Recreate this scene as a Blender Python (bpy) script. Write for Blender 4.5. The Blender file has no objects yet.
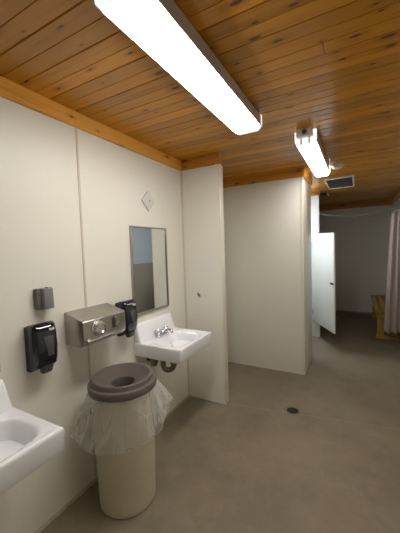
import bpy, bmesh, math, random
from mathutils import Vector, Matrix, noise
random.seed(7)
PI = math.pi
scn = bpy.context.scene
COL = scn.collection

# ------------------------------------------------------------------ materials
def new_mat(name):
    m = bpy.data.materials.new(name); m.use_nodes = True
    nt = m.node_tree; nt.nodes.clear()
    out = nt.nodes.new('ShaderNodeOutputMaterial')
    b = nt.nodes.new('ShaderNodeBsdfPrincipled')
    nt.links.new(b.outputs[0], out.inputs[0])
    return m, nt, b, out

def N(nt, t, **kw):
    n = nt.nodes.new(t)
    for k, v in kw.items():
        if k == 'inp':
            for i, x in v.items(): n.inputs[i].default_value = x
        else: setattr(n, k, v)
    return n

def math_n(nt, op, a, b=None, c=None):
    n = nt.nodes.new('ShaderNodeMath'); n.operation = op
    for i, x in enumerate((a, b, c)):
        if x is None: continue
        if isinstance(x, (int, float)): n.inputs[i].default_value = x
        else: nt.links.new(x, n.inputs[i])
    return n.outputs[0]

def mixc(nt, fac, a, b, blend='MIX'):
    n = nt.nodes.new('ShaderNodeMix'); n.data_type = 'RGBA'; n.blend_type = blend
    for s, x in ((n.inputs[0], fac), (n.inputs[6], a), (n.inputs[7], b)):
        if isinstance(x, (int, float)): s.default_value = x
        elif isinstance(x, tuple): s.default_value = (*x, 1) if len(x) == 3 else x
        else: nt.links.new(x, s)
    return n.outputs[2]

def ramp(nt, fac, stops):
    n = nt.nodes.new('ShaderNodeValToRGB'); e = n.color_ramp.elements
    while len(e) < len(stops): e.new(.5)
    for i, (p, c) in enumerate(stops):
        e[i].position = p; e[i].color = (*c, 1) if len(c) == 3 else c
    nt.links.new(fac, n.inputs[0]); return n.outputs[0]

def noise_n(nt, vec, scale, detail=3, rough=.5):
    n = N(nt, 'ShaderNodeTexNoise', inp={'Scale': scale, 'Detail': detail, 'Roughness': rough})
    nt.links.new(vec, n.inputs['Vector']); return n.outputs['Fac']

def coords(nt, scale=(1, 1, 1), loc=(0, 0, 0)):
    t = nt.nodes.new('ShaderNodeTexCoord'); m = nt.nodes.new('ShaderNodeMapping')
    m.inputs['Scale'].default_value = scale; m.inputs['Location'].default_value = loc
    nt.links.new(t.outputs['Object'], m.inputs[0]); return m.outputs[0]

def simple(name, col, rough=.5, metal=0, var=.06, scale=8, bump=0, bscale=60, coat=0, spec=.5):
    m, nt, b, o = new_mat(name)
    v = coords(nt)
    f = noise_n(nt, v, scale, 4)
    lo = tuple(max(0, c*(1-var)) for c in col); hi = tuple(min(1, c*(1+var)) for c in col)
    nt.links.new(mixc(nt, f, lo, hi), b.inputs['Base Color'])
    b.inputs['Roughness'].default_value = rough; b.inputs['Metallic'].default_value = metal
    b.inputs['Specular IOR Level'].default_value = spec
    b.inputs['Coat Weight'].default_value = coat
    if bump:
        bn = N(nt, 'ShaderNodeBump', inp={'Strength': bump, 'Distance': .002})
        nt.links.new(noise_n(nt, v, bscale, 3), bn.inputs['Height'])
        nt.links.new(bn.outputs[0], b.inputs['Normal'])
    return m

def wood_mat(name, base, dark, axis='X', plank=None, knots=True, rough=.3, coat=.5):
    """pine: grain along one axis, tone per plank, knots"""
    m, nt, b, o = new_mat(name)
    t = nt.nodes.new('ShaderNodeTexCoord')
    sep = nt.nodes.new('ShaderNodeSeparateXYZ'); nt.links.new(t.outputs['Object'], sep.inputs[0])
    L, W, H = {'X': (0, 1, 2), 'Y': (1, 0, 2), 'Z': (2, 0, 1)}[axis]
    l, w, h = sep.outputs[L], sep.outputs[W], sep.outputs[H]
    if plank:
        y0, pw = plank
        idx = math_n(nt, 'FLOOR', math_n(nt, 'DIVIDE', math_n(nt, 'SUBTRACT', w, y0), pw))
        wn = N(nt, 'ShaderNodeTexWhiteNoise', noise_dimensions='1D'); nt.links.new(idx, wn.inputs['W'])
        rnd = wn.outputs['Value']
    else:
        rnd = math_n(nt, 'ADD', 0.5, 0.0)
    off = math_n(nt, 'MULTIPLY', rnd, 37.0)
    c = nt.nodes.new('ShaderNodeCombineXYZ')
    nt.links.new(math_n(nt, 'ADD', l, off), c.inputs[0]); nt.links.new(w, c.inputs[1])
    nt.links.new(math_n(nt, 'ADD', h, off), c.inputs[2])
    def mp(sc):
        mm = nt.nodes.new('ShaderNodeMapping'); mm.inputs['Scale'].default_value = sc
        nt.links.new(c.outputs[0], mm.inputs[0]); return mm.outputs[0]
    # knots first, they bend the grain
    vo = N(nt, 'ShaderNodeTexVoronoi', feature='F1', voronoi_dimensions='2D', inp={'Scale': 1.0, 'Randomness': 1.0})
    c2 = nt.nodes.new('ShaderNodeCombineXYZ')
    nt.links.new(math_n(nt, 'MULTIPLY', math_n(nt, 'ADD', l, off), 4.2), c2.inputs[0])
    nt.links.new(math_n(nt, 'MULTIPLY', math_n(nt, 'ADD', w, h), 12.0), c2.inputs[1])
    nt.links.new(c2.outputs[0], vo.inputs['Vector'])
    kd = vo.outputs['Distance']
    grain = N(nt, 'ShaderNodeTexNoise', inp={'Scale': 1, 'Detail': 5, 'Roughness': .6, 'Distortion': .6})
    nt.links.new(mp((2.2, 55, 55)), grain.inputs['Vector'])
    broad = noise_n(nt, mp((1.1, 9, 9)), 1, 3)
    g = math_n(nt, 'ADD', math_n(nt, 'MULTIPLY', grain.outputs['Fac'], .6), math_n(nt, 'MULTIPLY', broad, .4))
    col = ramp(nt, g, [(.33, dark), (.5, tuple(.5*(a+d) + .18*a for a, d in zip(base, dark))), (.66, base)])
    tone = math_n(nt, 'ADD', .72, math_n(nt, 'MULTIPLY', rnd, .5))
    tc = nt.nodes.new('ShaderNodeCombineColor')
    nt.links.new(tone, tc.inputs[0]); nt.links.new(math_n(nt, 'MULTIPLY', tone, .985), tc.inputs[1]); nt.links.new(math_n(nt, 'MULTIPLY', tone, .95), tc.inputs[2])
    col = mixc(nt, 1.0, col, tc.outputs[0], 'MULTIPLY')
    if knots:
        # only some cells hold a knot
        kr = N_color_r(nt, vo.outputs['Color'])
        keep = math_n(nt, 'GREATER_THAN', kr, .45)
        kd = math_n(nt, 'DIVIDE', kd, math_n(nt, 'ADD', .35, math_n(nt, 'MULTIPLY', math_n(nt, 'FRACT', math_n(nt, 'MULTIPLY', kr, 7.3)), 1.25)))
        k1 = math_n(nt, 'MULTIPLY', keep, math_n(nt, 'SUBTRACT', 1.0, smooth(nt, kd, .05, .10)))
        k2 = math_n(nt, 'MULTIPLY', keep, math_n(nt, 'SUBTRACT', 1.0, smooth(nt, kd, .06, .32)))
        col = mixc(nt, math_n(nt, 'MULTIPLY', k2, .45), col, (dark[0]*.62, dark[1]*.5, dark[2]*.5))
        col = mixc(nt, math_n(nt, 'MULTIPLY', k1, .88), col, (.085, .022, .004))
    if plank:
        j = math_n(nt, 'FRACT', math_n(nt, 'DIVIDE', math_n(nt, 'ADD', l, math_n(nt, 'MULTIPLY', rnd, 9.1)), 6.5))
        col = mixc(nt, math_n(nt, 'MULTIPLY', math_n(nt, 'LESS_THAN', j, .0006), .8), col, (.04, .016, .006))
    nt.links.new(col, b.inputs['Base Color'])
    b.inputs['Roughness'].default_value = rough
    b.inputs['Coat Weight'].default_value = coat; b.inputs['Coat Roughness'].default_value = .1; b.inputs['Specular IOR Level'].default_value = .25
    bn = N(nt, 'ShaderNodeBump', inp={'Strength': .12, 'Distance': .002})
    nt.links.new(grain.outputs['Fac'], bn.inputs['Height']); nt.links.new(bn.outputs[0], b.inputs['Normal'])
    return m

def N_color_r(nt, col):
    s = nt.nodes.new('ShaderNodeSeparateColor'); nt.links.new(col, s.inputs[0]); return s.outputs[0]
def smooth(nt, v, a, b):
    n = nt.nodes.new('ShaderNodeMapRange'); n.interpolation_type = 'SMOOTHSTEP'
    n.inputs['From Min'].default_value = a; n.inputs['From Max'].default_value = b
    nt.links.new(v, n.inputs['Value']); return n.outputs['Result']

PLANK_Y0, PLANK_W = .732 - .0825*40, .0825
M = {}
M['ceiling'] = wood_mat('pine_planks', (.56, .255, .018), (.43, .170, .010), 'X', (PLANK_Y0, PLANK_W), rough=.4, coat=.45)
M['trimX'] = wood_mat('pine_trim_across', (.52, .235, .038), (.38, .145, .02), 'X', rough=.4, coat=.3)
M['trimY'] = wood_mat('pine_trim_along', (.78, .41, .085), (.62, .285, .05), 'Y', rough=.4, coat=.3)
M['benchw'] = wood_mat('bench_pine', (.47, .31, .09), (.27, .16, .04), 'Y', rough=.5, coat=.1, knots=False)

def wall_mat():
    m, nt, b, o = new_mat('cream_wall_panel')
    v = coords(nt)
    big = noise_n(nt, v, 1.3, 4); fine = noise_n(nt, coords(nt, (30, 30, 9)), 1, 4)
    col = mixc(nt, big, (.775, .758, .68), (.82, .803, .725))
    col = mixc(nt, math_n(nt, 'MULTIPLY', fine, .12), col, (.66, .63, .54))
    sp = smooth(nt, noise_n(nt, v, 38, 2), .72, .78)
    col = mixc(nt, math_n(nt, 'MULTIPLY', sp, .25), col, (.5, .45, .35))
    nt.links.new(col, b.inputs['Base Color']); b.inputs['Roughness'].default_value = .42
    bn = N(nt, 'ShaderNodeBump', inp={'Strength': .25, 'Distance': .0015})
    nt.links.new(noise_n(nt, v, 120, 3), bn.inputs['Height']); nt.links.new(bn.outputs[0], b.inputs['Normal'])
    return m
M['wall'] = wall_mat()

def floor_mat():
    m, nt, b, o = new_mat('sealed_concrete')
    v = coords(nt)
    a = noise_n(nt, v, 1.1, 6, .62); c = noise_n(nt, v, 6, 5, .65); d = noise_n(nt, v, 55, 3)
    col = ramp(nt, a, [(.3, (.188, .153, .102)), (.5, (.232, .191, .130)), (.7, (.280, .233, .163))])
    col = mixc(nt, math_n(nt, 'MULTIPLY', smooth(nt, c, .5, .7), .35), col, (.30, .255, .2))
    col = mixc(nt, math_n(nt, 'MULTIPLY', smooth(nt, c, .5, .32), .3), col, (.17, .14, .098))
    col = mixc(nt, math_n(nt, 'MULTIPLY', d, .12), col, (.12, .095, .07))
    e = noise_n(nt, coords(nt, (1, 1, 1), (4, 9, 0)), 2.6, 6, .7)
    col = mixc(nt, math_n(nt, 'MULTIPLY', smooth(nt, e, .48, .68), .45), col, (.145, .118, .080))
    col = mixc(nt, math_n(nt, 'MULTIPLY', smooth(nt, e, .46, .32), .3), col, (.33, .275, .20))
    # scuff marks
    s = N(nt, 'ShaderNodeTexNoise', inp={'Scale': 1, 'Detail': 2, 'Distortion': 1.2})
    nt.links.new(coords(nt, (9, 3.5, 1)), s.inputs['Vector'])
    col = mixc(nt, math_n(nt, 'MULTIPLY', smooth(nt, s.outputs['Fac'], .68, .78), .14), col, (.36, .31, .25))
    # pale paint flecks
    vo = N(nt, 'ShaderNodeTexVoronoi', inp={'Scale': 5.0}); nt.links.new(v, vo.inputs['Vector'])
    fl = math_n(nt, 'MULTIPLY', math_n(nt, 'LESS_THAN', vo.outputs['Distance'], .035), math_n(nt, 'GREATER_THAN', N_color_r(nt, vo.outputs['Color']), .72))
    col = mixc(nt, math_n(nt, 'MULTIPLY', fl, .6), col, (.55, .5, .43))
    # worn joint line across the room and the slightly darker slab beyond
    sep = nt.nodes.new('ShaderNodeSeparateXYZ'); nt.links.new(v, sep.inputs[0])
    yy = math_n(nt, 'ADD', sep.outputs[1], math_n(nt, 'MULTIPLY', noise_n(nt, v, 9, 3), .03))
    yy = math_n(nt, 'SUBTRACT', yy, math_n(nt, 'MULTIPLY', sep.outputs[0], .17))
    dist = math_n(nt, 'ABSOLUTE', math_n(nt, 'SUBTRACT', yy, 2.417))
    col = mixc(nt, math_n(nt, 'MULTIPLY', math_n(nt, 'SUBTRACT', 1.0, smooth(nt, dist, .003, .014)), .2), col, (.40, .34, .27))
    col = mixc(nt, math_n(nt, 'MULTIPLY', smooth(nt, yy, 2.412, 2.442), .14), col, (.15, .125, .1))
    nt.links.new(col, b.inputs['Base Color'])
    nt.links.new(math_n(nt, 'ADD', .42, math_n(nt, 'MULTIPLY', c, .25)), b.inputs['Roughness'])
    bn = N(nt, 'ShaderNodeBump', inp={'Strength': .15, 'Distance': .002})
    nt.links.new(d, bn.inputs['Height']); nt.links.new(bn.outputs[0], b.inputs['Normal'])
    return m
M['floor'] = floor_mat()

M['seam'] = simple('seam_strip', (.62, .55, .45), .45)
M['capwhite'] = simple('painted_end_cap', (.78, .74, .64), .4)
M['white'] = simple('white_painted_panel', (.80, .81, .80), .35, var=.03)
M['doorwhite'] = simple('white_stall_door_paint', (.76, .78, .77), .35, var=.03)
M['porcelain'] = simple('white_porcelain', (.90, .92, .965), .12, var=.015, coat=.6)
M['chrome'] = simple('chrome', (.72, .73, .75), .14, 1, var=.05)
M['dullchrome'] = simple('dull_chrome_pipe', (.24, .215, .19), .2, 1, var=.3, scale=14)
M['black'] = simple('glossy_black_plastic', (.006, .006, .014), .09, var=.1, coat=.4)
M['smoke'] = simple('smoked_window_plastic', (.085, .085, .09), .12, var=.1)
M['softblack'] = simple('matt_black_plastic', (.02, .02, .022), .5, var=.2)
M['greyplastic'] = simple('dark_grey_plastic', (.06, .062, .068), .4, var=.15)
M['boxgrey'] = simple('grey_box_plastic', (.20, .20, .215), .38, var=.1)
M['boxgreyd'] = simple('darker_grey_plastic', (.12, .12, .125), .45, var=.1)
M['lid'] = simple('brown_grey_lid_plastic', (.115, .098, .085), .42, var=.08, bump=.1)
M['binbody'] = simple('beige_bin_plastic', (.64, .58, .45), .42, var=.05, bump=.06)
M['dark'] = simple('dark_void', (.012, .010, .009), .8)
M['metalwhite'] = simple('white_enamelled_steel', (.72, .70, .66), .4, var=.04)
M['housing'] = simple('lamp_housing_steel', (.46, .41, .38), .4, var=.06)

M['plate'] = simple('white_cover_plate', (.66, .65, .61), .35, var=.03)
M['ventframe'] = simple('pale_vent_frame', (.72, .67, .60), .4, var=.06)
M['ventslat'] = simple('dark_grey_vent_slat', (.30, .285, .275), .45, var=.1)
M['rod'] = simple('grey_steel_rod', (.22, .22, .23), .4, .6)
M['bluedoor'] = simple('blue_grey_door_paint', (.48, .55, .61), .5, var=.05)
M['kick'] = simple('dark_brown_grey_panel', (.32, .29, .235), .55, var=.1)
M['caulk'] = simple('dirty_caulk', (.42, .37, .28), .7, var=.5, scale=40)
M['grout'] = simple('dark_gap_dirt', (.05, .042, .032), .9, var=.4, scale=30)
M['mirror'] = simple('mirror_glass', (.82, .85, .84), .015, 1, var=.01)
M['steelframe'] = simple('brushed_mirror_frame', (.40, .38, .36), .3, 1, var=.1, scale=20)
M['drainmetal'] = simple('dark_cast_iron_grate', (.028, .024, .02), .5, .6, var=.3)
M['drainring'] = simple('worn_drain_collar', (.17, .15, .125), .5, var=.2)
M['detector'] = simple('white_detector_plastic', (.78, .74, .68), .4, var=.03)

def brushed():
    m, nt, b, o = new_mat('brushed_stainless')
    f = noise_n(nt, coords(nt, (4, 4, 260)), 1, 3)
    nt.links.new(mixc(nt, f, (.40, .375, .34), (.50, .47, .43)), b.inputs['Base Color'])
    b.inputs['Metallic'].default_value = 1
    nt.links.new(math_n(nt, 'ADD', .27, math_n(nt, 'MULTIPLY', f, .12)), b.inputs['Roughness'])
    return m
M['steel'] = brushed()

def fabric():
    m, nt, b, o = new_mat('pinkish_beige_curtain_cloth')
    f = noise_n(nt, coords(nt, (140, 140, 140)), 1, 2); g = noise_n(nt, coords(nt), 4, 3)
    col = mixc(nt, g, (.50, .41, .375), (.57, .475, .435))
    col = mixc(nt, math_n(nt, 'MULTIPLY', f, .2), col, (.38, .28, .25))
    nt.links.new(col, b.inputs['Base Color']); b.inputs['Roughness'].default_value = .85
    b.inputs['Sheen Weight'].default_value = .2
    return m
M['curtain'] = fabric()

def plastic_film():
    m, nt, b, o = new_mat('clear_bin_liner_film')
    b.inputs['Base Color'].default_value = (.86, .86, .85, 1); b.inputs['Roughness'].default_value = .12
    b.inputs['Specular IOR Level'].default_value = .9
    tr = nt.nodes.new('ShaderNodeBsdfTransparent'); tr.inputs[0].default_value = (.96, .96, .95, 1)
    lw = N(nt, 'ShaderNodeLayerWeight', inp={'Blend': .35})
    cl = noise_n(nt, coords(nt, (9, 9, 5)), 1, 4)
    fac = math_n(nt, 'ADD', .14, math_n(nt, 'ADD', math_n(nt, 'MULTIPLY', lw.outputs['Facing'], .5), math_n(nt, 'MULTIPLY', smooth(nt, cl, .45, .8), .12)))
    mx = nt.nodes.new('ShaderNodeMixShader')
    nt.links.new(fac, mx.inputs[0]); nt.links.new(tr.outputs[0], mx.inputs[1]); nt.links.new(b.outputs[0], mx.inputs[2])
    nt.links.new(mx.outputs[0], o.inputs[0])
    rid = math_n(nt, 'SUBTRACT', 1.0, smooth(nt, math_n(nt, 'ABSOLUTE', math_n(nt, 'SUBTRACT', noise_n(nt, coords(nt, (7, 7, 2.2), (3, 1, 2)), 1, 1), .5)), 0, .03))
    rid2 = math_n(nt, 'SUBTRACT', 1.0, smooth(nt, math_n(nt, 'ABSOLUTE', math_n(nt, 'SUBTRACT', noise_n(nt, coords(nt, (12, 12, 1.5), (7, 4, 5)), 1, 0), .5)), 0, .03))
    rid = math_n(nt, 'MAXIMUM', rid, math_n(nt, 'MULTIPLY', rid2, .7))
    nt.links.new(math_n(nt, 'ADD', fac, math_n(nt, 'MULTIPLY', rid, .12)), mx.inputs[0])
    bn = N(nt, 'ShaderNodeBump', inp={'Strength': .7, 'Distance': .012})
    nt.links.new(math_n(nt, 'ADD', math_n(nt, 'MULTIPLY', rid, .5), noise_n(nt, coords(nt, (9, 9, 5)), 1, 2)), bn.inputs['Height']); nt.links.new(bn.outputs[0], b.inputs['Normal'])
    return m
M['film'] = plastic_film()

def glow(name, col, s):
    m, nt, b, o = new_mat(name)
    b.inputs['Base Color'].default_value = (.85, .85, .85, 1)
    b.inputs['Emission Color'].default_value = (*col, 1); b.inputs['Emission Strength'].default_value = s
    return m
M['lens'] = glow('lit_acrylic_lens', (1, .965, .90), 17.5)
M['lens2'] = glow('lit_acrylic_lens_far', (1, .965, .92), 8.5)
M['stalllens'] = glow('lit_cool_lens', (.80, .90, 1), 33)
M['endbright'] = glow('lit_lamp_end', (1, .97, .93), 6.0)
M['endplastic'] = glow('lit_translucent_lamp_end', (.92, .97, 1), .55)

# ------------------------------------------------------------------ mesh helpers
def link(name, bm, mat, parent=None, sharp=35, loc=None, smoothit=True):
    bmesh.ops.recalc_face_normals(bm, faces=bm.faces)
    me = bpy.data.meshes.new(name)
    if loc is not None: bmesh.ops.translate(bm, verts=bm.verts, vec=-Vector(loc))
    elif parent is not None: bmesh.ops.translate(bm, verts=bm.verts, vec=-world_loc(parent))
    bm.to_mesh(me); bm.free()
    if smoothit:
        for p in me.polygons: p.use_smooth = True
        me.set_sharp_from_angle(angle=math.radians(sharp))
    o = bpy.data.objects.new(name, me); COL.objects.link(o)
    if loc is not None: o.location = loc
    for m in (mat if isinstance(mat, (list, tuple)) else [mat]): me.materials.append(m)
    if parent is not None: o.parent = parent
    return o

def world_loc(o):
    v = Vector((0, 0, 0))
    while o is not None: v += o.location; o = o.parent
    return v

def thing(name, label, cat, loc=(0, 0, 0), group=None):
    o = bpy.data.objects.new(name, None); COL.objects.link(o); o.location = loc; o.empty_display_size = .05
    o['label'] = label; o['category'] = cat
    if group: o['group'] = group
    return o

def tag(o, label, cat, group=None):
    o['label'] = label; o['category'] = cat
    if group: o['group'] = group
    return o

def struct(name, bm, mat, label=None, cat=None, parent=None, sharp=35):
    o = link(name, bm, mat, parent, sharp)
    if parent is None:
        o['kind'] = 'structure'
        if label: o['label'] = label
        o['category'] = cat or name.split('_')[0]
    elif label: o['label'] = label
    return o

def BM(): return bmesh.new()

def box(bm, a, b, bev=0, seg=2):
    x0, y0, z0 = a; x1, y1, z1 = b
    vs = [bm.verts.new(p) for p in ((x0,y0,z0),(x1,y0,z0),(x1,y1,z0),(x0,y1,z0),(x0,y0,z1),(x1,y0,z1),(x1,y1,z1),(x0,y1,z1))]
    fs = [bm.faces.new([vs[i] for i in f]) for f in ((3,2,1,0),(4,5,6,7),(0,1,5,4),(1,2,6,5),(2,3,7,6),(3,0,4,7))]
    if bev:
        es = list({e for f in fs for e in f.edges})
        bmesh.ops.bevel(bm, geom=es, offset=bev, segments=seg, affect='EDGES', profile=.5)
    return vs

def hexa(bm, pts, bev=0, seg=2):
    vs = [bm.verts.new(p) for p in pts]
    fs = [bm.faces.new([vs[i] for i in f]) for f in ((3,2,1,0),(4,5,6,7),(0,1,5,4),(1,2,6,5),(2,3,7,6),(3,0,4,7))]
    if bev: bmesh.ops.bevel(bm, geom=list({e for f in fs for e in f.edges}), offset=bev, segments=seg, affect='EDGES', profile=.5)

def prism(bm, poly, axis, a, b, bev=0, seg=2):
    """extrude a closed 2-D outline along an axis"""
    def P(u, v, t): return {'X': (t, u, v), 'Y': (u, t, v), 'Z': (u, v, t)}[axis]
    A = [bm.verts.new(P(u, v, a)) for u, v in poly]; B = [bm.verts.new(P(u, v, b)) for u, v in poly]
    n = len(poly)
    fs = [bm.faces.new(A), bm.faces.new(B[::-1])] + [bm.faces.new([A[i], B[i], B[(i+1) % n], A[(i+1) % n]]) for i in range(n)]
    if bev: bmesh.ops.bevel(bm, geom=list({e for f in fs for e in f.edges}), offset=bev, segments=seg, affect='EDGES', profile=.5)

def lathe(bm, prof, c=(0, 0, 0), axis='Z', n=40, cap0=False, cap1=False):
    c = Vector(c); rings = []
    for r, h in prof:
        ring = []
        for i in range(n):
            a = 2*PI*i/n
            p = {'Z': (r*math.cos(a), r*math.sin(a), h), 'X': (h, r*math.cos(a), r*math.sin(a)), 'Y': (r*math.cos(a), h, r*math.sin(a))}[axis]
            ring.append(bm.verts.new(c + Vector(p)))
        rings.append(ring)
    for A, B in zip(rings, rings[1:]):
        for i in range(n): bm.faces.new([A[i], A[(i+1) % n], B[(i+1) % n], B[i]])
    if cap0: bm.faces.new(rings[0])
    if cap1: bm.faces.new(rings[-1])

def tube(bm, pts, r, n=12, caps=True):
    pts = [Vector(p) for p in pts]; rings = []
    t0 = (pts[1]-pts[0]).normalized()
    u = t0.orthogonal().normalized()
    for i, p in enumerate(pts):
        t = (pts[min(i+1, len(pts)-1)] - pts[max(i-1, 0)]).normalized()
        u = (u - t*u.dot(t)).normalized(); w = t.cross(u)
        rr = r[i] if isinstance(r, (list, tuple)) else r
        rings.append([bm.verts.new(p + (u*math.cos(2*PI*k/n) + w*math.sin(2*PI*k/n))*rr) for k in range(n)])
    for A, B in zip(rings, rings[1:]):
        for i in range(n): bm.faces.new([A[i], A[(i+1) % n], B[(i+1) % n], B[i]])
    if caps: bm.faces.new(rings[0]); bm.faces.new(rings[-1])

def arc(c, r, a0, a1, ux, uy, n=10):
    c, ux, uy = Vector(c), Vector(ux), Vector(uy)
    return [c + ux*r*math.cos(a0+(a1-a0)*i/n) + uy*r*math.sin(a0+(a1-a0)*i/n) for i in range(n+1)]

# ------------------------------------------------------------------ room
RX, Y0, Y1, ZC = 2.15, -1.1, 7.0, 2.365
ZT = 2.273                      # underside of the wood trim boards
bm = BM(); box(bm, (-.1, Y0-.1, -.1), (RX+.1, Y1+.1, 0)); struct('floor', bm, M['floor'], 'brown sealed concrete floor with scuffs')

# plank ceiling with real V grooves running across the room
bm = BM(); prof = []
k0 = int(math.floor((Y0-.1-PLANK_Y0)/PLANK_W)); k1 = int(math.ceil((Y1+.1-PLANK_Y0)/PLANK_W))
for k in range(k0, k1+1):
    y = PLANK_Y0 + k*PLANK_W; g, dp = (.0042, .007) if k % 2 == 0 else (.0022, .004)
    prof += [(y-g, ZC), (y-.001, ZC+dp), (y+.001, ZC+dp), (y+g, ZC)]
prof += [(prof[-1][0], ZC+.06), (prof[0][0], ZC+.06)]
prism(bm, prof, 'X', -.1, RX+.1)
struct('ceiling', bm, M['ceiling'], 'varnished knotty pine plank ceiling', sharp=10)

bm = BM(); box(bm, (-.1, Y0, 0), (0, Y1, ZC)); struct('wall_left', bm, M['wall'], 'cream panelled wall behind the sinks')
bm = BM(); box(bm, (-.1, Y1, 0), (RX+.1, Y1+.1, ZC)); struct('wall_back', bm, M['wall'], 'dim cream wall at the far end')
bm = BM(); box(bm, (RX, Y0, 0), (RX+.1, Y1, ZC)); struct('wall_right', bm, M['wall'], 'cream wall behind the curtain')
bm = BM(); box(bm, (-.1, Y0-.1, 0), (RX+.1, Y0, ZC)); struct('wall_front', bm, M['wall'])
# short divider beside the far sink
DX, DY, DT = .411, 2.439, .085
bm = BM(); box(bm, (0, DY, 0), (DX-.012, DY+DT, ZC)); struct('wall_divider', bm, M['wall'], 'short cream divider wall beside the far sink', 'wall')
bm = BM(); box(bm, (DX-.012, DY-.003, 0), (DX, DY+DT+.003, ZT), .003); struct('trim_1', bm, M['capwhite'], 'pale end cap on the divider wall')
# full-height boxed partition further back
PX, PY, PB = .986, 3.416, 4.04
bm = BM(); box(bm, (0, PY, 0), (PX, PB, ZC), .004); struct('wall_partition', bm, M['wall'], 'cream boxed partition wall in front of the stall', 'wall')
bm = BM(); box(bm, (PX-.03, PY-.003, 0), (PX+.003, PY+.03, ZT), .002); struct('trim_2', bm, M['capwhite'], 'corner bead on the partition wall')
# wall at the back of the stall, its end seen as a white post
SX, SY = .98, 5.0
bm = BM(); box(bm, (0, SY, 0), (SX, SY+.04, ZT+.03), .003); struct('wall_stall', bm, M['white'], 'white post-like end of the stall wall', 'wall')
bm = BM(); box(bm, (0, SY-.01, ZT+.03), (SX+.01, SY+.05, ZC), .002); struct('trim_3', bm, M['trimX'], 'wood header over the white stall post')

# wood trim boards under the ceiling
T = .02
n = 4
def trim(a, b, mat, label):
    global n
    bm = BM(); box(bm, a, b, .002, 1); struct('trim_%d' % n, bm, M[mat], label); n += 1
trim((0, Y0, ZT), (T, DY, ZC), 'trimY', 'orange pine board along the top of the left wall')
trim((T, DY-T, ZT), (DX-.035, DY, ZC), 'trimX', 'orange pine board along the top of the divider wall')
trim((DX-.035, DY-T-.008, ZT+.004), (DX+.022, DY+.014, ZC), 'trimX', 'pine end block on the divider trim')
trim((0, DY+DT, ZT), (T, PY, ZC), 'trimY', 'pine board above the recess behind the divider')
trim((T, PY-T, ZT), (PX, PY, ZC), 'trimX', 'brown pine board along the top of the partition')
trim((PX, PY-T, ZT), (PX+T, PB, ZC), 'trimY', 'pine board along the side of the partition')
trim((0, Y1-T, ZT), (RX, Y1, ZC), 'trimX', 'pine board along the top of the far wall')
trim((RX-T, Y0, ZT), (RX, Y1-T, ZC), 'trimY', 'pine board along the top of the right wall')
# panel seams
bm = BM(); box(bm, (0, 1.231, .0), (.004, 1.247, ZT), .0015, 1); struct('trim_%d' % n, bm, M['seam'], 'vertical panel seam strip on the left wall'); n += 1
bm = BM(); prism(bm, [(0, DY-.014), (.014, DY), (0, DY)], 'Z', 0, ZT); struct('trim_%d' % n, bm, M['seam'], 'corner bead between left wall and divider'); n += 1
# ragged dirty bead where wall meets floor
bm = BM(); rows = []
for i in range(260):
    y = -.3 + i*(DY+.3)/259
    h = .010 + .006*noise.noise(Vector((y*30, 1, 0))); w = .009 + .007*noise.noise(Vector((y*22, 5, 3)))
    rows.append([bm.verts.new((0, y, h+.004)), bm.verts.new((max(.002, w*.7), y, h)), bm.verts.new((max(.004, w+.004), y, 0))])
for A, B in zip(rows, rows[1:]):
    bm.faces.new([A[0], A[1], B[1], B[0]]); bm.faces.new([A[1], A[2], B[2], B[1]])
struct('baseboard_left', bm, M['caulk'], 'ragged dirty bead along the foot of the left wall', 'baseboard')
for nm, a, b in (('baseboard_divider', (0.014, DY-.006, 0), (DX, DY, .010)), ('baseboard_partition', (0, PY-.006, 0), (PX, PY, .010)),
                 ('baseboard_side', (PX, PY, 0), (PX+.006, PB, .010)), ('baseboard_back', (.98, Y1-.01, 0), (RX, Y1, .05))):
    bm = BM(); box(bm, a, b, .002, 1); struct(nm, bm, M['caulk'] if nm != 'baseboard_back' else M['kick'], None, 'baseboard')

# door in the right wall (only seen in the mirror)
bm = BM(); box(bm, (RX-.012, 3.86, .005), (RX-.001, 4.905, 2.05), .003)
d2 = struct('door_2', bm, M['bluedoor'], 'blue-grey door in the right wall, seen in the mirror')
bm = BM(); box(bm, (RX-.018, 3.88, .02), (RX-.012, 4.885, 1.27), .002); struct('kick_panel', bm, M['kick'], 'dark lower panel', parent=d2)
bm = BM(); lathe(bm, [(.024, 0), (.024, -.008), (.010, -.012), (.010, -.03), (.022, -.036), (.026, -.05), (.018, -.062), (.001, -.066)], (RX-.018, 3.93, 1.0), 'X', 20)
struct('door_knob', bm, M['chrome'], parent=d2)

# stall door, swung open
hx, hy, fx, fy = .875, 4.99, 1.232, 4.37
dv = Vector((fx-hx, fy-hy, 0)); dn = Vector((-dv.y, dv.x, 0)).normalized(); du = dv.normalized(); dl = dv.length
def dpt(s, t, z): p = Vector((hx, hy, 0)) + du*s + dn*t; return (p.x, p.y, z)
bm = BM(); th = .022
hexa(bm, [dpt(0, 0, .27), dpt(dl, 0, .255), dpt(dl, th, .255), dpt(0, th, .27), dpt(0, 0, 1.69), dpt(dl, 0, 1.672), dpt(dl, th, 1.672), dpt(0, th, 1.69)], .003)
d1 = struct('door_1', bm, M['doorwhite'], 'white stall door swung open', 'door')
for z in (.42, 1.52):
    bm = BM(); tube(bm, [dpt(.004, -.004, z-.045), dpt(.004, -.004, z+.045)], .009, 10); struct('hinge', bm, M['chrome'], parent=d1)
bm = BM()
hexa(bm, [dpt(dl-.085, -.016, .945), dpt(dl-.012, -.016, .945), dpt(dl-.012, 0, .945), dpt(dl-.085, 0, .945), dpt(dl-.085, -.016, .972), dpt(dl-.012, -.016, .972), dpt(dl-.012, 0, .972), dpt(dl-.085, 0, .972)], .004)
struct('latch', bm, M['softblack'], 'dark latch', parent=d1)

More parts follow.
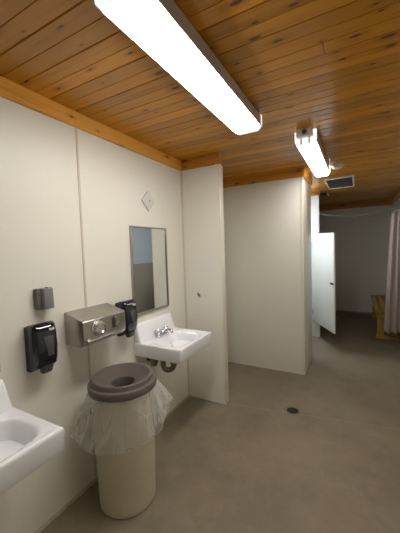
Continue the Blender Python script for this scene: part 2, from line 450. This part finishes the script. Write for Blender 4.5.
# ------------------------------------------------------------------ ceiling lights
def light(name, label, x0, x1, ya, yb, zb, lens, rim, group=None, cap='endplastic'):
    t = thing(name, label, 'ceiling light', ((x0+x1)/2, (ya+yb)/2, ZC), group)
    w = x1-x0
    bm = BM()                                                  # steel pan, open below
    prism(bm, [(x0+.012, ZC), (x0, ZC-.012), (x0, zb+rim), (x0+.004, zb+rim), (x0+.006, ZC-.03), (x1-.006, ZC-.03), (x1-.004, zb+rim), (x1, zb+rim), (x1, ZC-.012), (x1-.012, ZC)], 'Y', ya+.004, yb-.004)
    link('housing', bm, M['housing'], t, 30)
    bm = BM()                                                  # wrap-round lens
    prism(bm, [(x0+.005, zb+rim+.012), (x0+.008, zb+.014), (x0+.03, zb+.001), (x0+w/2, zb), (x1-.03, zb+.001), (x1-.008, zb+.014), (x1-.005, zb+rim+.012)], 'Y', ya+.03, yb-.03)
    link('diffuser', bm, lens, t, 30)
    for y, s in ((ya, 1), (yb, -1)):                           # moulded end caps
        bm = BM()
        prism(bm, [(x0-.001, ZC-.002), (x0-.001, zb+.024), (x0+.028, zb-.001), (x1-.028, zb-.001), (x1+.001, zb+.024), (x1+.001, ZC-.002)], 'Y', min(y, y+s*.03), max(y, y+s*.03), .003)
        link('end_cap', bm, M[cap if s < 0 else 'endplastic'], t, 30)
    return t
l1 = light('ceiling_light', 'long fluorescent ceiling light nearest the camera above the sinks', .783, .971, .70, 1.915, 2.273, M['lens'], .018, 'fluorescent ceiling lights')
l2 = light('ceiling_light', 'smaller-looking fluorescent ceiling light farther back beside the smoke detector', 1.103, 1.256, 2.325, 3.50, 2.262, M['lens2'], .018, 'fluorescent ceiling lights', 'endbright')
bm = BM(); box(bm, (1.122, 2.275, 2.308), (1.236, 2.327, ZC), .004); link('wiring_box', bm, M['metalwhite'], l2)
bm = BM(); lathe(bm, [(.001, -.012), (.014, -.012), (.018, 0)], (1.179, 2.275, 2.338), 'Y', 18); link('knockout_plug', bm, M['greyplastic'], l2)
for xx in (1.15, 1.207):
    bm = BM(); box(bm, (xx-.006, 2.313, 2.264), (xx+.006, 2.326, 2.314), .002); link('lamp_holder', bm, M['metalwhite'], l2)
light('stall_light', 'cool white ceiling light inside the stall, hidden behind the partition', .48, .68, 4.10, 4.60, 2.28, M['stalllens'], .03)

# smoke detector
t = thing('smoke_detector', 'small round white smoke detector on the plank ceiling', 'smoke detector', (1.33, 3.50, ZC))
bm = BM(); lathe(bm, [(.001, 0), (.062, 0), (.062, -.012), (.058, -.016)], (1.33, 3.50, ZC), 'Z', 32); link('base', bm, M['detector'], t)
bm = BM(); lathe(bm, [(.055, -.014), (.052, -.030), (.036, -.040), (.014, -.043), (.001, -.043)], (1.33, 3.50, ZC), 'Z', 32); link('cover', bm, M['detector'], t)
bm = BM(); tube(bm, [(1.25, 3.42, ZC-.008), (1.267, 3.45, ZC-.008), (1.285, 3.48, ZC-.008)], .006, 10); link('conduit', bm, M['detector'], t)

# ceiling vent
t = thing('ceiling_vent', 'pale framed ceiling vent with dark louvres beyond the far light', 'vent', (1.322, 4.50, ZC))
vx0, vx1, vy0, vy1 = 1.135, 1.485, 4.15, 4.88
bm = BM()
for a, b in (((vx0, vy0), (vx1, vy0+.035)), ((vx0, vy1-.035), (vx1, vy1)), ((vx0, vy0+.035), (vx0+.022, vy1-.035)), ((vx1-.022, vy0+.035), (vx1, vy1-.035))):
    box(bm, (*a, ZC-.014), (*b, ZC), .003)
link('frame', bm, M['ventframe'], t)
bm = BM(); box(bm, (vx0+.02, vy0+.03, ZC-.003), (vx1-.02, vy1-.03, ZC)); link('backing', bm, M['dark'], t)
for i in range(9):
    y = vy0+.06+i*(vy1-vy0-.12)/8
    bm = BM(); hexa(bm, [(vx0+.022, y-.022, ZC-.013), (vx1-.022, y-.022, ZC-.013), (vx1-.022, y-.018, ZC-.015), (vx0+.022, y-.018, ZC-.015),
                         (vx0+.022, y+.004, ZC-.003), (vx1-.022, y+.004, ZC-.003), (vx1-.022, y+.008, ZC-.005), (vx0+.022, y+.008, ZC-.005)])
    link('louvre', bm, M['ventslat'], t)
# small fitting behind the post
t = thing('ceiling_fitting', 'small dark square ceiling fitting just behind the white post', 'ceiling fitting', (1.04, 5.35, ZC))
bm = BM(); box(bm, (.97, 5.2, ZC-.02), (1.08, 5.5, ZC), .004); link('body', bm, M['greyplastic'], t)
bm = BM(); box(bm, (1.08, 5.2, ZC-.022), (1.09, 5.5, ZC), .002); link('edge_strip', bm, M['ventframe'], t)

# ------------------------------------------------------------------ sinks
def sink(label, yc, ZR):
    t = thing('wall_sink', label, 'sink', (0, yc, 0), 'white wall sinks')
    W, D, ZB = .495, .43, ZR-.105
    bm = BM(); nu, nv = 40, 44
    bx, bw, bd = .252, .208, .148                               # basin centre, half width (Y), half depth (X)
    def top(u, v):
        x = .004 + u*(D-.012); y = -W/2+.008 + v*(W-.016)
        q = (abs((x-bx)/bd)**3.6 + abs(y/bw)**3.6)**(1/3.6)
        # basin narrows toward the bottom
        f = 1-min(1, max(0, (q-.66)/.33)); f = f*f*(3-2*f)
        z = ZR - .115*f
        e = min(x, D-.008-x, y+W/2, W/2-y)
        z += .0035*max(0, 1-max(0, e-.004)/.02) if q > 1 else 0
        return x, y, z
    G = [[bm.verts.new((lambda p: (p[0], yc+p[1], p[2]))(top(i/nu, j/nv))) for j in range(nv+1)] for i in range(nu+1)]
    for i in range(nu):
        for j in range(nv): bm.faces.new([G[i][j], G[i+1][j], G[i+1][j+1], G[i][j+1]])
    loop = [G[0][j] for j in range(nv+1)] + [G[i][nv] for i in range(1, nu+1)] + [G[nu][j] for j in range(nv-1, -1, -1)] + [G[i][0] for i in range(nu-1, 0, -1)]
    def ring(off, z, drop=None):
        r = []
        for v in loop:
            x, y = v.co.x, v.co.y-yc
            cx, cy = D/2, 0
            hx_, hy_ = (D-.012)/2, (W-.016)/2
            nx = x + (off if x > D-.010 else 0); ny = y + (off if y > hy_-1e-4 else -off if y < -hy_+1e-4 else 0)
            r.append(bm.verts.new((max(.001, nx), yc+ny, z)))
        return r
    prev = loop
    for off, z in ((.004, ZR+.001), (.0075, ZR-.005), (.008, ZR-.014), (.004, ZB+.012), (.001, ZB+.003), (-.006, ZB), (-.022, ZB), (-.026, ZB+.03)):
        r = ring(off, z); m_ = len(loop)
        for i in range(m_): bm.faces.new([prev[i], prev[(i+1) % m_], r[(i+1) % m_], r[i]])
        prev = r
    bm.faces.new(prev)
    # bowl underside
    lathe(bm, [(.15, ZB+.03), (.145, ZB-.005), (.11, ZB-.028), (.05, ZB-.04), (.02, ZB-.042)], (bx, yc, 0), 'Z', 32, False, True)
    link('basin', bm, M['porcelain'], t, 40)
    bm = BM()                                                   # splash with raked front and ends
    hw = W/2
    hexa(bm, [(.001, yc-hw+.004, ZR-.02), (.072, yc-hw+.004, ZR-.02), (.072, yc+hw-.004, ZR-.02), (.001, yc+hw-.004, ZR-.02),
              (.001, yc-hw+.006, ZR+.145), (.030, yc-hw+.012, ZR+.145), (.030, yc+hw-.026, ZR+.145), (.001, yc+hw-.02, ZR+.145)], .012, 3)
    link('backsplash', bm, M['porcelain'], t, 40)
    bm = BM(); lathe(bm, [(.024, .003), (.022, .004), (.016, .001), (.001, .0)], (bx, yc, ZR-.115), 'Z', 20); link('basin_drain', bm, M['chrome'], t)
    # centre-set tap
    bm = BM(); fxp = .092
    prism(bm, [(fxp+.026*math.cos(a)*(1 if abs(math.cos(a)) < 2 else 1), yc+(.055 if math.sin(a) > 0 else -.055)+.026*math.sin(a)) for a in [2*PI*i/28 for i in range(28)]], 'Z', ZR-.002, ZR+.016, .003)
    f = link('faucet', bm, M['chrome'], t, 40)
    bm = BM(); tube(bm, [(fxp, yc, ZR+.01), (fxp, yc, ZR+.035), (fxp+.012, yc, ZR+.052), (fxp+.05, yc, ZR+.062), (fxp+.085, yc, ZR+.056), (fxp+.10, yc, ZR+.045), (fxp+.102, yc, ZR+.034)], [.017, .016, .015, .012, .011, .011, .0115], 14)
    link('spout', bm, M['chrome'], f, 50)
    for s in (-1, 1):
        bm = BM(); cy_ = yc+s*.052
        lathe(bm, [(.019, ZR+.012), (.018, ZR+.03), (.011, ZR+.036), (.010, ZR+.042), (.020, ZR+.046), (.022, ZR+.062), (.018, ZR+.068), (.001, ZR+.070)], (fxp, cy_, 0), 'Z', 20)
        for k in range(4):
            a = PI/4+k*PI/2; box(bm, (fxp+.02*math.cos(a)-.006, cy_+.02*math.sin(a)-.006, ZR+.047), (fxp+.02*math.cos(a)+.006, cy_+.02*math.sin(a)+.006, ZR+.062), .003)
        link('handle', bm, M['chrome'], f, 40)
    # waste trap
    bm = BM(); px_ = .215; ty = yc-.02
    up = (0, 0, 1); q = Vector((-.75, -.66, 0)).normalized(); R = .044
    pts = [(px_, ty, ZB-.03), (px_, ty, ZR-.205)] + arc(Vector((px_, ty, ZR-.215))+q*R, R, PI, 2*PI, q, up, 12)
    p2 = Vector((px_, ty, 0))+q*2*R
    pts += [(p2.x, p2.y, ZR-.18)] + arc((p2.x-.02, p2.y, ZR-.175), .02, 0, PI/2, (1, 0, 0), up, 5) + [(0.001, p2.y, ZR-.155)]
    tube(bm, pts, .0215, 14); tr = link('waste_trap', bm, M['dullchrome'], t, 50)
    for z in (ZR-.15, ZR-.20):
        bm = BM(); lathe(bm, [(.021, -.014), (.031, -.013), (.031, .013), (.021, .014)], (px_, ty, z), 'Z', 12); link('slip_nut', bm, M['dullchrome'], tr)
    bm = BM(); lathe(bm, [(.0, .012), (.02, .011), (.032, .003), (.034, 0.001)], (0, p2.y, ZR-.155), 'X', 20); link('wall_flange', bm, M['dullchrome'], tr)
    for s in (-1, 1):
        bm = BM(); yy = yc+s*.09+.0
        tube(bm, [(.001, yy, ZR-.190), (.06, yy, ZR-.190)], .011, 10); lathe(bm, [(.026, -.034), (.026, .034)], (.065, yy, ZR-.190), 'Z', 14, True, True)
        tube(bm, [(.065, yy, ZR-.15), (.07, yy, ZR-.1), (.09, yc+s*.052, ZR-.03)], .006, 8)
        v = link('supply_valve', bm, M['dullchrome'], t, 40)
        bm = BM(); lathe(bm, [(.012, .0), (.02, .004), (.02, .012), (.001, .014)], (.084, yy, ZR-.190), 'X', 14); link('valve_knob', bm, M['dullchrome'], v)
    return t
sink('white porcelain wall sink with chrome taps below the framed mirror', 1.906, .795)
sink('white porcelain wall sink at the left edge, partly cut off by the frame', .496, .765)

# ------------------------------------------------------------------ mirrors
def mirror(label, y0, y1, z0, z1):
    t = thing('wall_mirror', label, 'mirror', (0, (y0+y1)/2, z0), 'steel framed mirrors')
    w = .013
    bm = BM(); box(bm, (.002, y0+.006, z0+.006), (.010, y1-.006, z1-.006)); link('glass', bm, M['mirror'], t)
    bm = BM()
    for a, b in (((y0, z0), (y1, z0+w)), ((y0, z1-w), (y1, z1)), ((y0, z0+w), (y0+w, z1-w)), ((y1-w, z0+w), (y1, z1-w))):
        box(bm, (.0005, *a), (.018, *b), .002)
    link('frame', bm, M['steelframe'], t)
    return t
mirror('tall steel framed mirror above the far sink', 1.668, 2.132, 1.0, 1.70)
mirror('steel framed mirror above the nearer sink, only its edge in view', .235, .714, .945, 1.65)

# ------------------------------------------------------------------ wall fittings
# rotated blank cover plate
t = thing('cover_plate', 'white square cover plate turned on its corner above the mirror', 'cover plate', (0, 1.907, 1.912))
def diamond(bm, r, x0, x1, c=(1.907, 1.912)):
    prism(bm, [(c[0], c[1]-r), (c[0]+r, c[1]), (c[0], c[1]+r), (c[0]-r, c[1])], 'X', x0, x1, .003)
bm = BM(); diamond(bm, .084, 0.0005, .012); link('plate', bm, M['plate'], t)
bm = BM(); diamond(bm, .05, .012, .016); link('raised_centre', bm, M['plate'], t)
bm = BM(); lathe(bm, [(.006, 0), (.006, .003), (.001, .004)], (.016, 1.912, 1.914), 'X', 12); link('screw', bm, M['greyplastic'], t)

# small grey box
t = thing('wall_box', 'small grey plastic box on the wall above a black soap dispenser', 'box', (0, .94, 1.205))
bm = BM(); box(bm, (.0005, .905, 1.207), (.034, .985, 1.318), .004); link('body', bm, M['boxgreyd'], t)
bm = BM(); hexa(bm, [(.034, .925, 1.203), (.060, .932, 1.207), (.060, .984, 1.207), (.034, .990, 1.203), (.034, .925, 1.322), (.056, .932, 1.316), (.056, .984, 1.316), (.034, .990, 1.322)], .004); link('front_cover', bm, M['boxgrey'], t)
bm = BM(); lathe(bm, [(.007, 0), (.007, .004), (.001, .005)], (.04, .957, 1.319), 'Z', 12); link('lock', bm, M['softblack'], t)

# soap dispensers
def soap(label, y0):
    w = .124; z0, z1 = (.885, 1.14) if y0 < 1 else (.893, 1.15); yc = y0+w/2
    t = thing('soap_dispenser', label, 'soap dispenser', (0, yc, z0), 'black soap dispensers')
    bm = BM(); box(bm, (.0005, y0, z0+.005), (.038, y0+w, z1-.012), .006); link('back_plate', bm, M['softblack'], t)
    bm = BM()                                                  # domed cover, bulging forward
    pr = [(.03, z1-.004), (.07, z1), (.092, z1-.012), (.103, z1-.05), (.108, z1-.12), (.104, z1-.18), (.092, z0+.035), (.076, z0+.022), (.03, z0+.018)]
    segs = 12; rows = []
    for k in range(segs+1):
        s = -1+2*k/segs; e = (1-abs(s)**4)**.25 if abs(s) < 1 else 0
        fl = .80+.20*e
        rows.append([bm.verts.new((.03+(x-.03)*fl, yc+s*(w/2)*(1.0-.05*((z1-.1-z)/.15)**2), z)) for x, z in pr])
    for A, B in zip(rows, rows[1:]):
        for i in range(len(pr)-1): bm.faces.new([A[i], A[i+1], B[i+1], B[i]])
        bm.faces.new([A[-1], A[0], B[0], B[-1]])
    bm.faces.new(rows[0]); bm.faces.new(rows[-1][::-1])
    c = link('cover', bm, M['black'], t, 50)
    bm = BM(); hexa(bm, [(.098, yc-.004, z1-.170), (.107, yc+.0, z1-.170), (.107, yc+.028, z1-.170), (.098, yc+.032, z1-.170),
                         (.095, yc-.024, z1-.065), (.1085, yc-.022, z1-.068), (.1085, yc+.03, z1-.068), (.095, yc+.032, z1-.065)], .002)
    bmesh.ops.translate(bm, verts=bm.verts, vec=(.0025, 0, 0)); link('level_window', bm, M['smoke'], c)
    bm = BM(); box(bm, (.094, yc+.014, z1-.040), (.1035, yc+.042, z1-.028), .002); link('badge', bm, M['plate'], c)
    bm = BM(); hexa(bm, [(.05, yc-.018, z0-.012), (.086, yc-.022, z0-.008), (.086, yc+.026, z0-.008), (.05, yc+.02, z0-.012), (.045, yc-.024, z0+.026), (.098, yc-.028, z0+.032), (.098, yc+.032, z0+.032), (.045, yc+.026, z0+.026)], .004)
    link('push_lever', bm, M['greyplastic'], t)
soap('black soap dispenser on the wall below the small grey box', .842)
soap('black soap dispenser between the steel wall box and the mirror', 1.485)

# stainless wall box with knob
t = thing('wall_dispenser', 'stainless steel wall box with round chrome knob and push button', 'dispenser', (0, 1.26, .965))
ya, yb, xd, za, zb_ = 1.08, 1.415, .163, .962, 1.112
bm = BM(); prism(bm, [(.0005, za), (xd-.03, za-.004), (xd-.006, za+.012), (xd, za+.04), (xd, zb_-.006), (xd-.006, zb_), (.0005, zb_+.043)], 'Y', ya, yb, .003); link('body', bm, M['steel'], t)
bm = BM(); box(bm, (xd-.004, ya+.02, za+.02), (xd+.010, yb-.03, za+.036), .004); link('lip', bm, M['chrome'], t)
bm = BM(); lathe(bm, [(.046, -.001), (.046, .006), (.041, .009), (.037, .009)], (xd, 1.18, 1.056), 'X', 32); kb = link('bezel', bm, M['chrome'], t)
bm = BM(); lathe(bm, [(.038, .0), (.038, .030), (.034, .036), (.026, .037), (.022, .033), (.001, .032)], (xd, 1.18, 1.056), 'X', 32); link('knob', bm, M['chrome'], t)
bm = BM(); box(bm, (xd-.001, 1.298, 1.024), (xd+.006, 1.332, 1.088), .003); link('button_plate', bm, M['greyplastic'], t)
bm = BM(); hexa(bm, [(xd+.005, 1.310, 1.031), (xd+.012, 1.310, 1.031), (xd+.012, 1.346, 1.045), (xd+.005, 1.346, 1.045), (xd+.005, 1.310, 1.098), (xd+.022, 1.310, 1.098), (xd+.022, 1.346, 1.098), (xd+.005, 1.346, 1.098)], .003); link('push_button', bm, M['steel'], t)

# coat hook on the divider
t = thing('coat_hook', 'small coat hook on the divider wall', 'hook', (.168, DY, 1.055))
bm = BM(); box(bm, (.156, DY-.005, 1.032), (.180, DY-.0005, 1.078), .003); link('mount', bm, M['plate'], t)
bm = BM(); tube(bm, [(.168, DY-.004, 1.06), (.168, DY-.022, 1.052), (.169, DY-.034, 1.056), (.170, DY-.038, 1.072), (.170, DY-.034, 1.084)], [.006, .006, .006, .006, .007], 10); link('prong', bm, M['boxgreyd'], t)

# ------------------------------------------------------------------ bin
bc = Vector((.281, 1.245, 0))
t = thing('trash_can', 'round beige trash can with brown-grey funnel lid beside the wall', 'trash can', bc)
bm = BM(); lathe(bm, [(.001, .012), (.15, .012), (.160, .0), (.165, .006), (.167, .03), (.175, .4), (.186, .70), (.188, .725), (.180, .725), (.172, .4)], bc, 'Z', 56); link('body', bm, M['binbody'], t, 40)
bm = BM(); lathe(bm, [(.188, .700), (.198, .698), (.201, .703), (.200, .732), (.197, .738), (.183, .742), (.180, .746), (.177, .764), (.173, .768), (.164, .768), (.158, .764), (.120, .744), (.080, .726), (.071, .722), (.067, .714), (.066, .66)], bc, 'Z', 64); ld = link('lid', bm, M['lid'], t, 30)
bm = BM(); lathe(bm, [(.001, .655), (.0665, .655), (.0665, .665)], bc, 'Z', 40); link('opening', bm, M['dark'], ld)

# clear liner hanging out over the rim
# corners of the hanging sheet: angle, then radius and height half way down and at the hem
SHEET = [(-58, .222, .575, .250, .437), (-28, .232, .58, .243, .448), (8, .250, .58, .246, .460), (44, .300, .572, .252, .490),
         (78, .262, .585, .240, .480), (125, .222, .585, .232, .462), (175, .222, .585, .245, .455), (207, .238, .60, .292, .478),
         (234, .250, .59, .312, .458), (262, .226, .58, .262, .432), (282, .224, .58, .262, .428)]
def P2(a, r): return Vector((math.cos(math.radians(a))*r, math.sin(math.radians(a))*r))
bm = BM(); per, nt_ = 16, 36; cols = []
for q in range(len(SHEET)):
    A_, B_ = SHEET[q], SHEET[(q+1) % len(SHEET)]
    ba = B_[0] if B_[0] > A_[0] else B_[0]+360
    for k in range(per):
        f = k/per
        top_ = P2(A_[0]+(ba-A_[0])*f, .193)
        chord_m = P2(A_[0], A_[1]).lerp(P2(ba, B_[1]), f); zm = A_[2]+(B_[2]-A_[2])*f
        # the sheet cannot cut into the can
        chord_b = P2(A_[0], A_[3]).lerp(P2(ba, B_[3]), f); zh = A_[4]+(B_[4]-A_[4])*f
        cols.append((top_, chord_m, zm, chord_b, zh))
rows = []
na = len(cols)
for i in range(nt_+1):
    s = i/nt_; row = []
    for k, (tp, cm, zm, cb, zh) in enumerate(cols):
        if s < .5: p = tp.lerp(cm, (s*2)**.85); z = .712+(zm-.712)*s*2
        else: p = cm.lerp(cb, s*2-1); z = zm+(zh-zm)*(s*2-1)
        if s > .96: z = zh + .014*(s-.96)/.04; p = p*(1-.012*(s-.96)/.04)      # hem folded in
        a = math.atan2(p.y, p.x); r = max(p.length, .189)
        cr = noise.noise(Vector((math.cos(a)*2.6+s*.8, math.sin(a)*2.6, s*1.7)))
        cr2 = 1-2*abs(noise.noise(Vector((math.cos(a)*5+3, math.sin(a)*5, s*1.1+a*.2))))
        r += (.016*cr + .010*(cr2-.5))*min(1, .15+s*1.3)
        r = max(r, .1885)
        row.append(bm.verts.new((max(bc.x+r*math.cos(a), .012+.004*math.sin(k*.7)), bc.y+r*math.sin(a), z)))
    rows.append(row)
for A, B in zip(rows, rows[1:]):
    for k in range(na): bm.faces.new([A[k], A[(k+1) % na], B[(k+1) % na], B[k]])
lin = link('bin_liner', bm, M['film'], None, 180, loc=(bc.x, bc.y, .43))
tag(lin, 'clear plastic bin liner hanging over the rim of the beige trash can', 'bin liner')

# ------------------------------------------------------------------ floor drain
t = thing('floor_drain', 'small round dark floor drain in the concrete', 'drain', (1.0, 2.618, 0))
bm = BM(); lathe(bm, [(.066, .0005), (.064, .003), (.052, .003), (.050, .001)], (1.0, 2.618, 0), 'Z', 36); link('collar', bm, M['drainring'], t)
bm = BM(); lathe(bm, [(.001, .0012), (.051, .0012)], (1.0, 2.618, 0), 'Z', 36); link('drain_hole', bm, M['dark'], t)
bm = BM()
for i in range(5):
    dx = -.034+i*.017; hl = math.sqrt(.049**2-dx**2); box(bm, (1.0+dx-.0035, 2.618-hl, .0015), (1.0+dx+.0035, 2.618+hl, .0032), .0008, 1)
link('grate', bm, M['drainmetal'], t)

# ------------------------------------------------------------------ bench
t = thing('slatted_bench', 'low slatted wooden bench against the right wall behind the curtain', 'bench', (1.94, 6.08, 0))
BX0, BX1, BY0, BY1, BZ = 1.765, 2.125, 5.20, 6.88, .445
for i in range(4):
    w = (BX1-BX0-.03)/4; x = BX0+i*(w+.01)
    bm = BM(); box(bm, (x, BY0, BZ-.035), (x+w, BY1, BZ), .004); link('slat', bm, M['benchw'], t)
for y in (BY0+.08, BY1-.16):
    bm = BM(); box(bm, (BX0+.03, y, .05), (BX0+.13, y+.08, BZ-.035), .004); link('leg', bm, M['benchw'], t)
    bm = BM(); box(bm, (BX1-.13, y, .05), (BX1-.03, y+.08, BZ-.035), .004); link('leg', bm, M['benchw'], t)
    bm = BM(); box(bm, (BX0+.01, y-.02, .0), (BX1-.01, y+.10, .05), .004); link('foot', bm, M['benchw'], t)
    bm = BM(); box(bm, (BX0+.02, y-.001-.035, BZ-.11), (BX1-.02, y-.001, BZ-.036), .003); link('cleat', bm, M['benchw'], t)

# ------------------------------------------------------------------ curtain and rod
t = thing('curtain_rod', 'thin grey curtain rod sagging across from post to right wall', 'curtain rod', (1.565, SY+.02, 1.96))
pts = []
for i in range(25):
    u = i/24; x = SX+.002+(RX-SX-.004)*u
    pts.append((x, SY+.02, 2.018-.085*math.sin(PI*u**.85)*(1-.25*u)+.0*u - .0*u + (-.01)*u))
bm = BM(); tube(bm, pts, .0075, 10); link('rod', bm, M['rod'], t, 50)
for x, s in ((SX+.001, 1), (RX-.001, -1)):
    bm = BM(); zz = pts[0][2] if s > 0 else pts[-1][2]
    lathe(bm, [(.001, s*.001), (.024, s*.001), (.024, s*.006), (.012, s*.014)], (x, SY+.02, zz), 'X', 20); link('flange', bm, M['rod'], t)
def rodz(x):
    u = (x-SX)/(RX-SX); return 2.018-.085*math.sin(PI*u**.85)*(1-.25*u)-.01*u

t = thing('curtain', 'pinkish beige curtain bunched at the right wall in front of the bench', 'curtain', (2.0, SY+.02, .17))
bm = BM(); nr, nc = 40, 110; rows = []
for i in range(nr+1):
    s = i/nr; row = []                                          # 0 top, 1 bottom
    xl = 1.957 - .088*s**.8; xr = 2.135
    for k in range(nc+1):
        u = k/nc; ph = u*PI*2*3.0+.9
        x = xl+(xr-xl)*u + .004*math.sin(ph*2+.7)
        amp = .018+.022*s
        y = SY+.02 + amp*math.sin(ph+.4*math.sin(3*s)) + .010*noise.noise(Vector((u*5, s*3, 2)))
        zt = rodz(min(x, RX-.01))-.028 - .012*abs(math.sin(ph*.5+.6))
        z = zt + (.17+.006*math.sin(ph)-zt)*s
        row.append(bm.verts.new((min(x, RX-.012), y, z)))
    rows.append(row)
for A, B in zip(rows, rows[1:]):
    for k in range(nc): bm.faces.new([A[k], A[k+1], B[k+1], B[k]])
cu = link('cloth', bm, M['curtain'], t, 180)
so = cu.modifiers.new('thickness', 'SOLIDIFY'); so.thickness = .003
for k in range(5):
    x = 1.952+k*.042; z = rodz(x)
    bm = BM(); tube(bm, [(x+.004*math.sin(a*2), SY+.02+.017*math.cos(a), z-.008+.022*math.sin(a)) for a in [2*PI*i/20 for i in range(21)]], .0025, 6, False)
    link('curtain_ring', bm, M['plate'], t)

# ------------------------------------------------------------------ world, camera, colour
w = bpy.data.worlds.new('world'); scn.world = w; w.use_nodes = True
w.node_tree.nodes['Background'].inputs[0].default_value = (.05, .05, .05, 1)

F, YAW, PITCH, ROLL, CX, CZ = 287.1878, math.radians(-28.81957), math.radians(-3.38147), math.radians(-1.88631), 1.52254, 1.5
cyw, syw, cp, sp = math.cos(YAW), math.sin(YAW), math.cos(PITCH), math.sin(PITCH)
fw = Vector((syw*cp, cyw*cp, sp)); rt = Vector((cyw, -syw, 0)); up = rt.cross(fw)
r = rt*math.cos(ROLL)+up*math.sin(ROLL); u = up*math.cos(ROLL)-rt*math.sin(ROLL)
cam = bpy.data.cameras.new('camera'); co = bpy.data.objects.new('camera', cam); COL.objects.link(co)
cam.sensor_fit = 'HORIZONTAL'; cam.sensor_width = 36; cam.lens = 36*F/400; cam.clip_start = .02
co.matrix_world = Matrix(((r.x, u.x, -fw.x, CX), (r.y, u.y, -fw.y, 0), (r.z, u.z, -fw.z, CZ), (0, 0, 0, 1)))
scn.camera = co
vs = scn.view_settings
vs.view_transform = 'Standard'; vs.look = 'None'; vs.gamma = 1; vs.use_curve_mapping = False
vs.exposure = 0.74
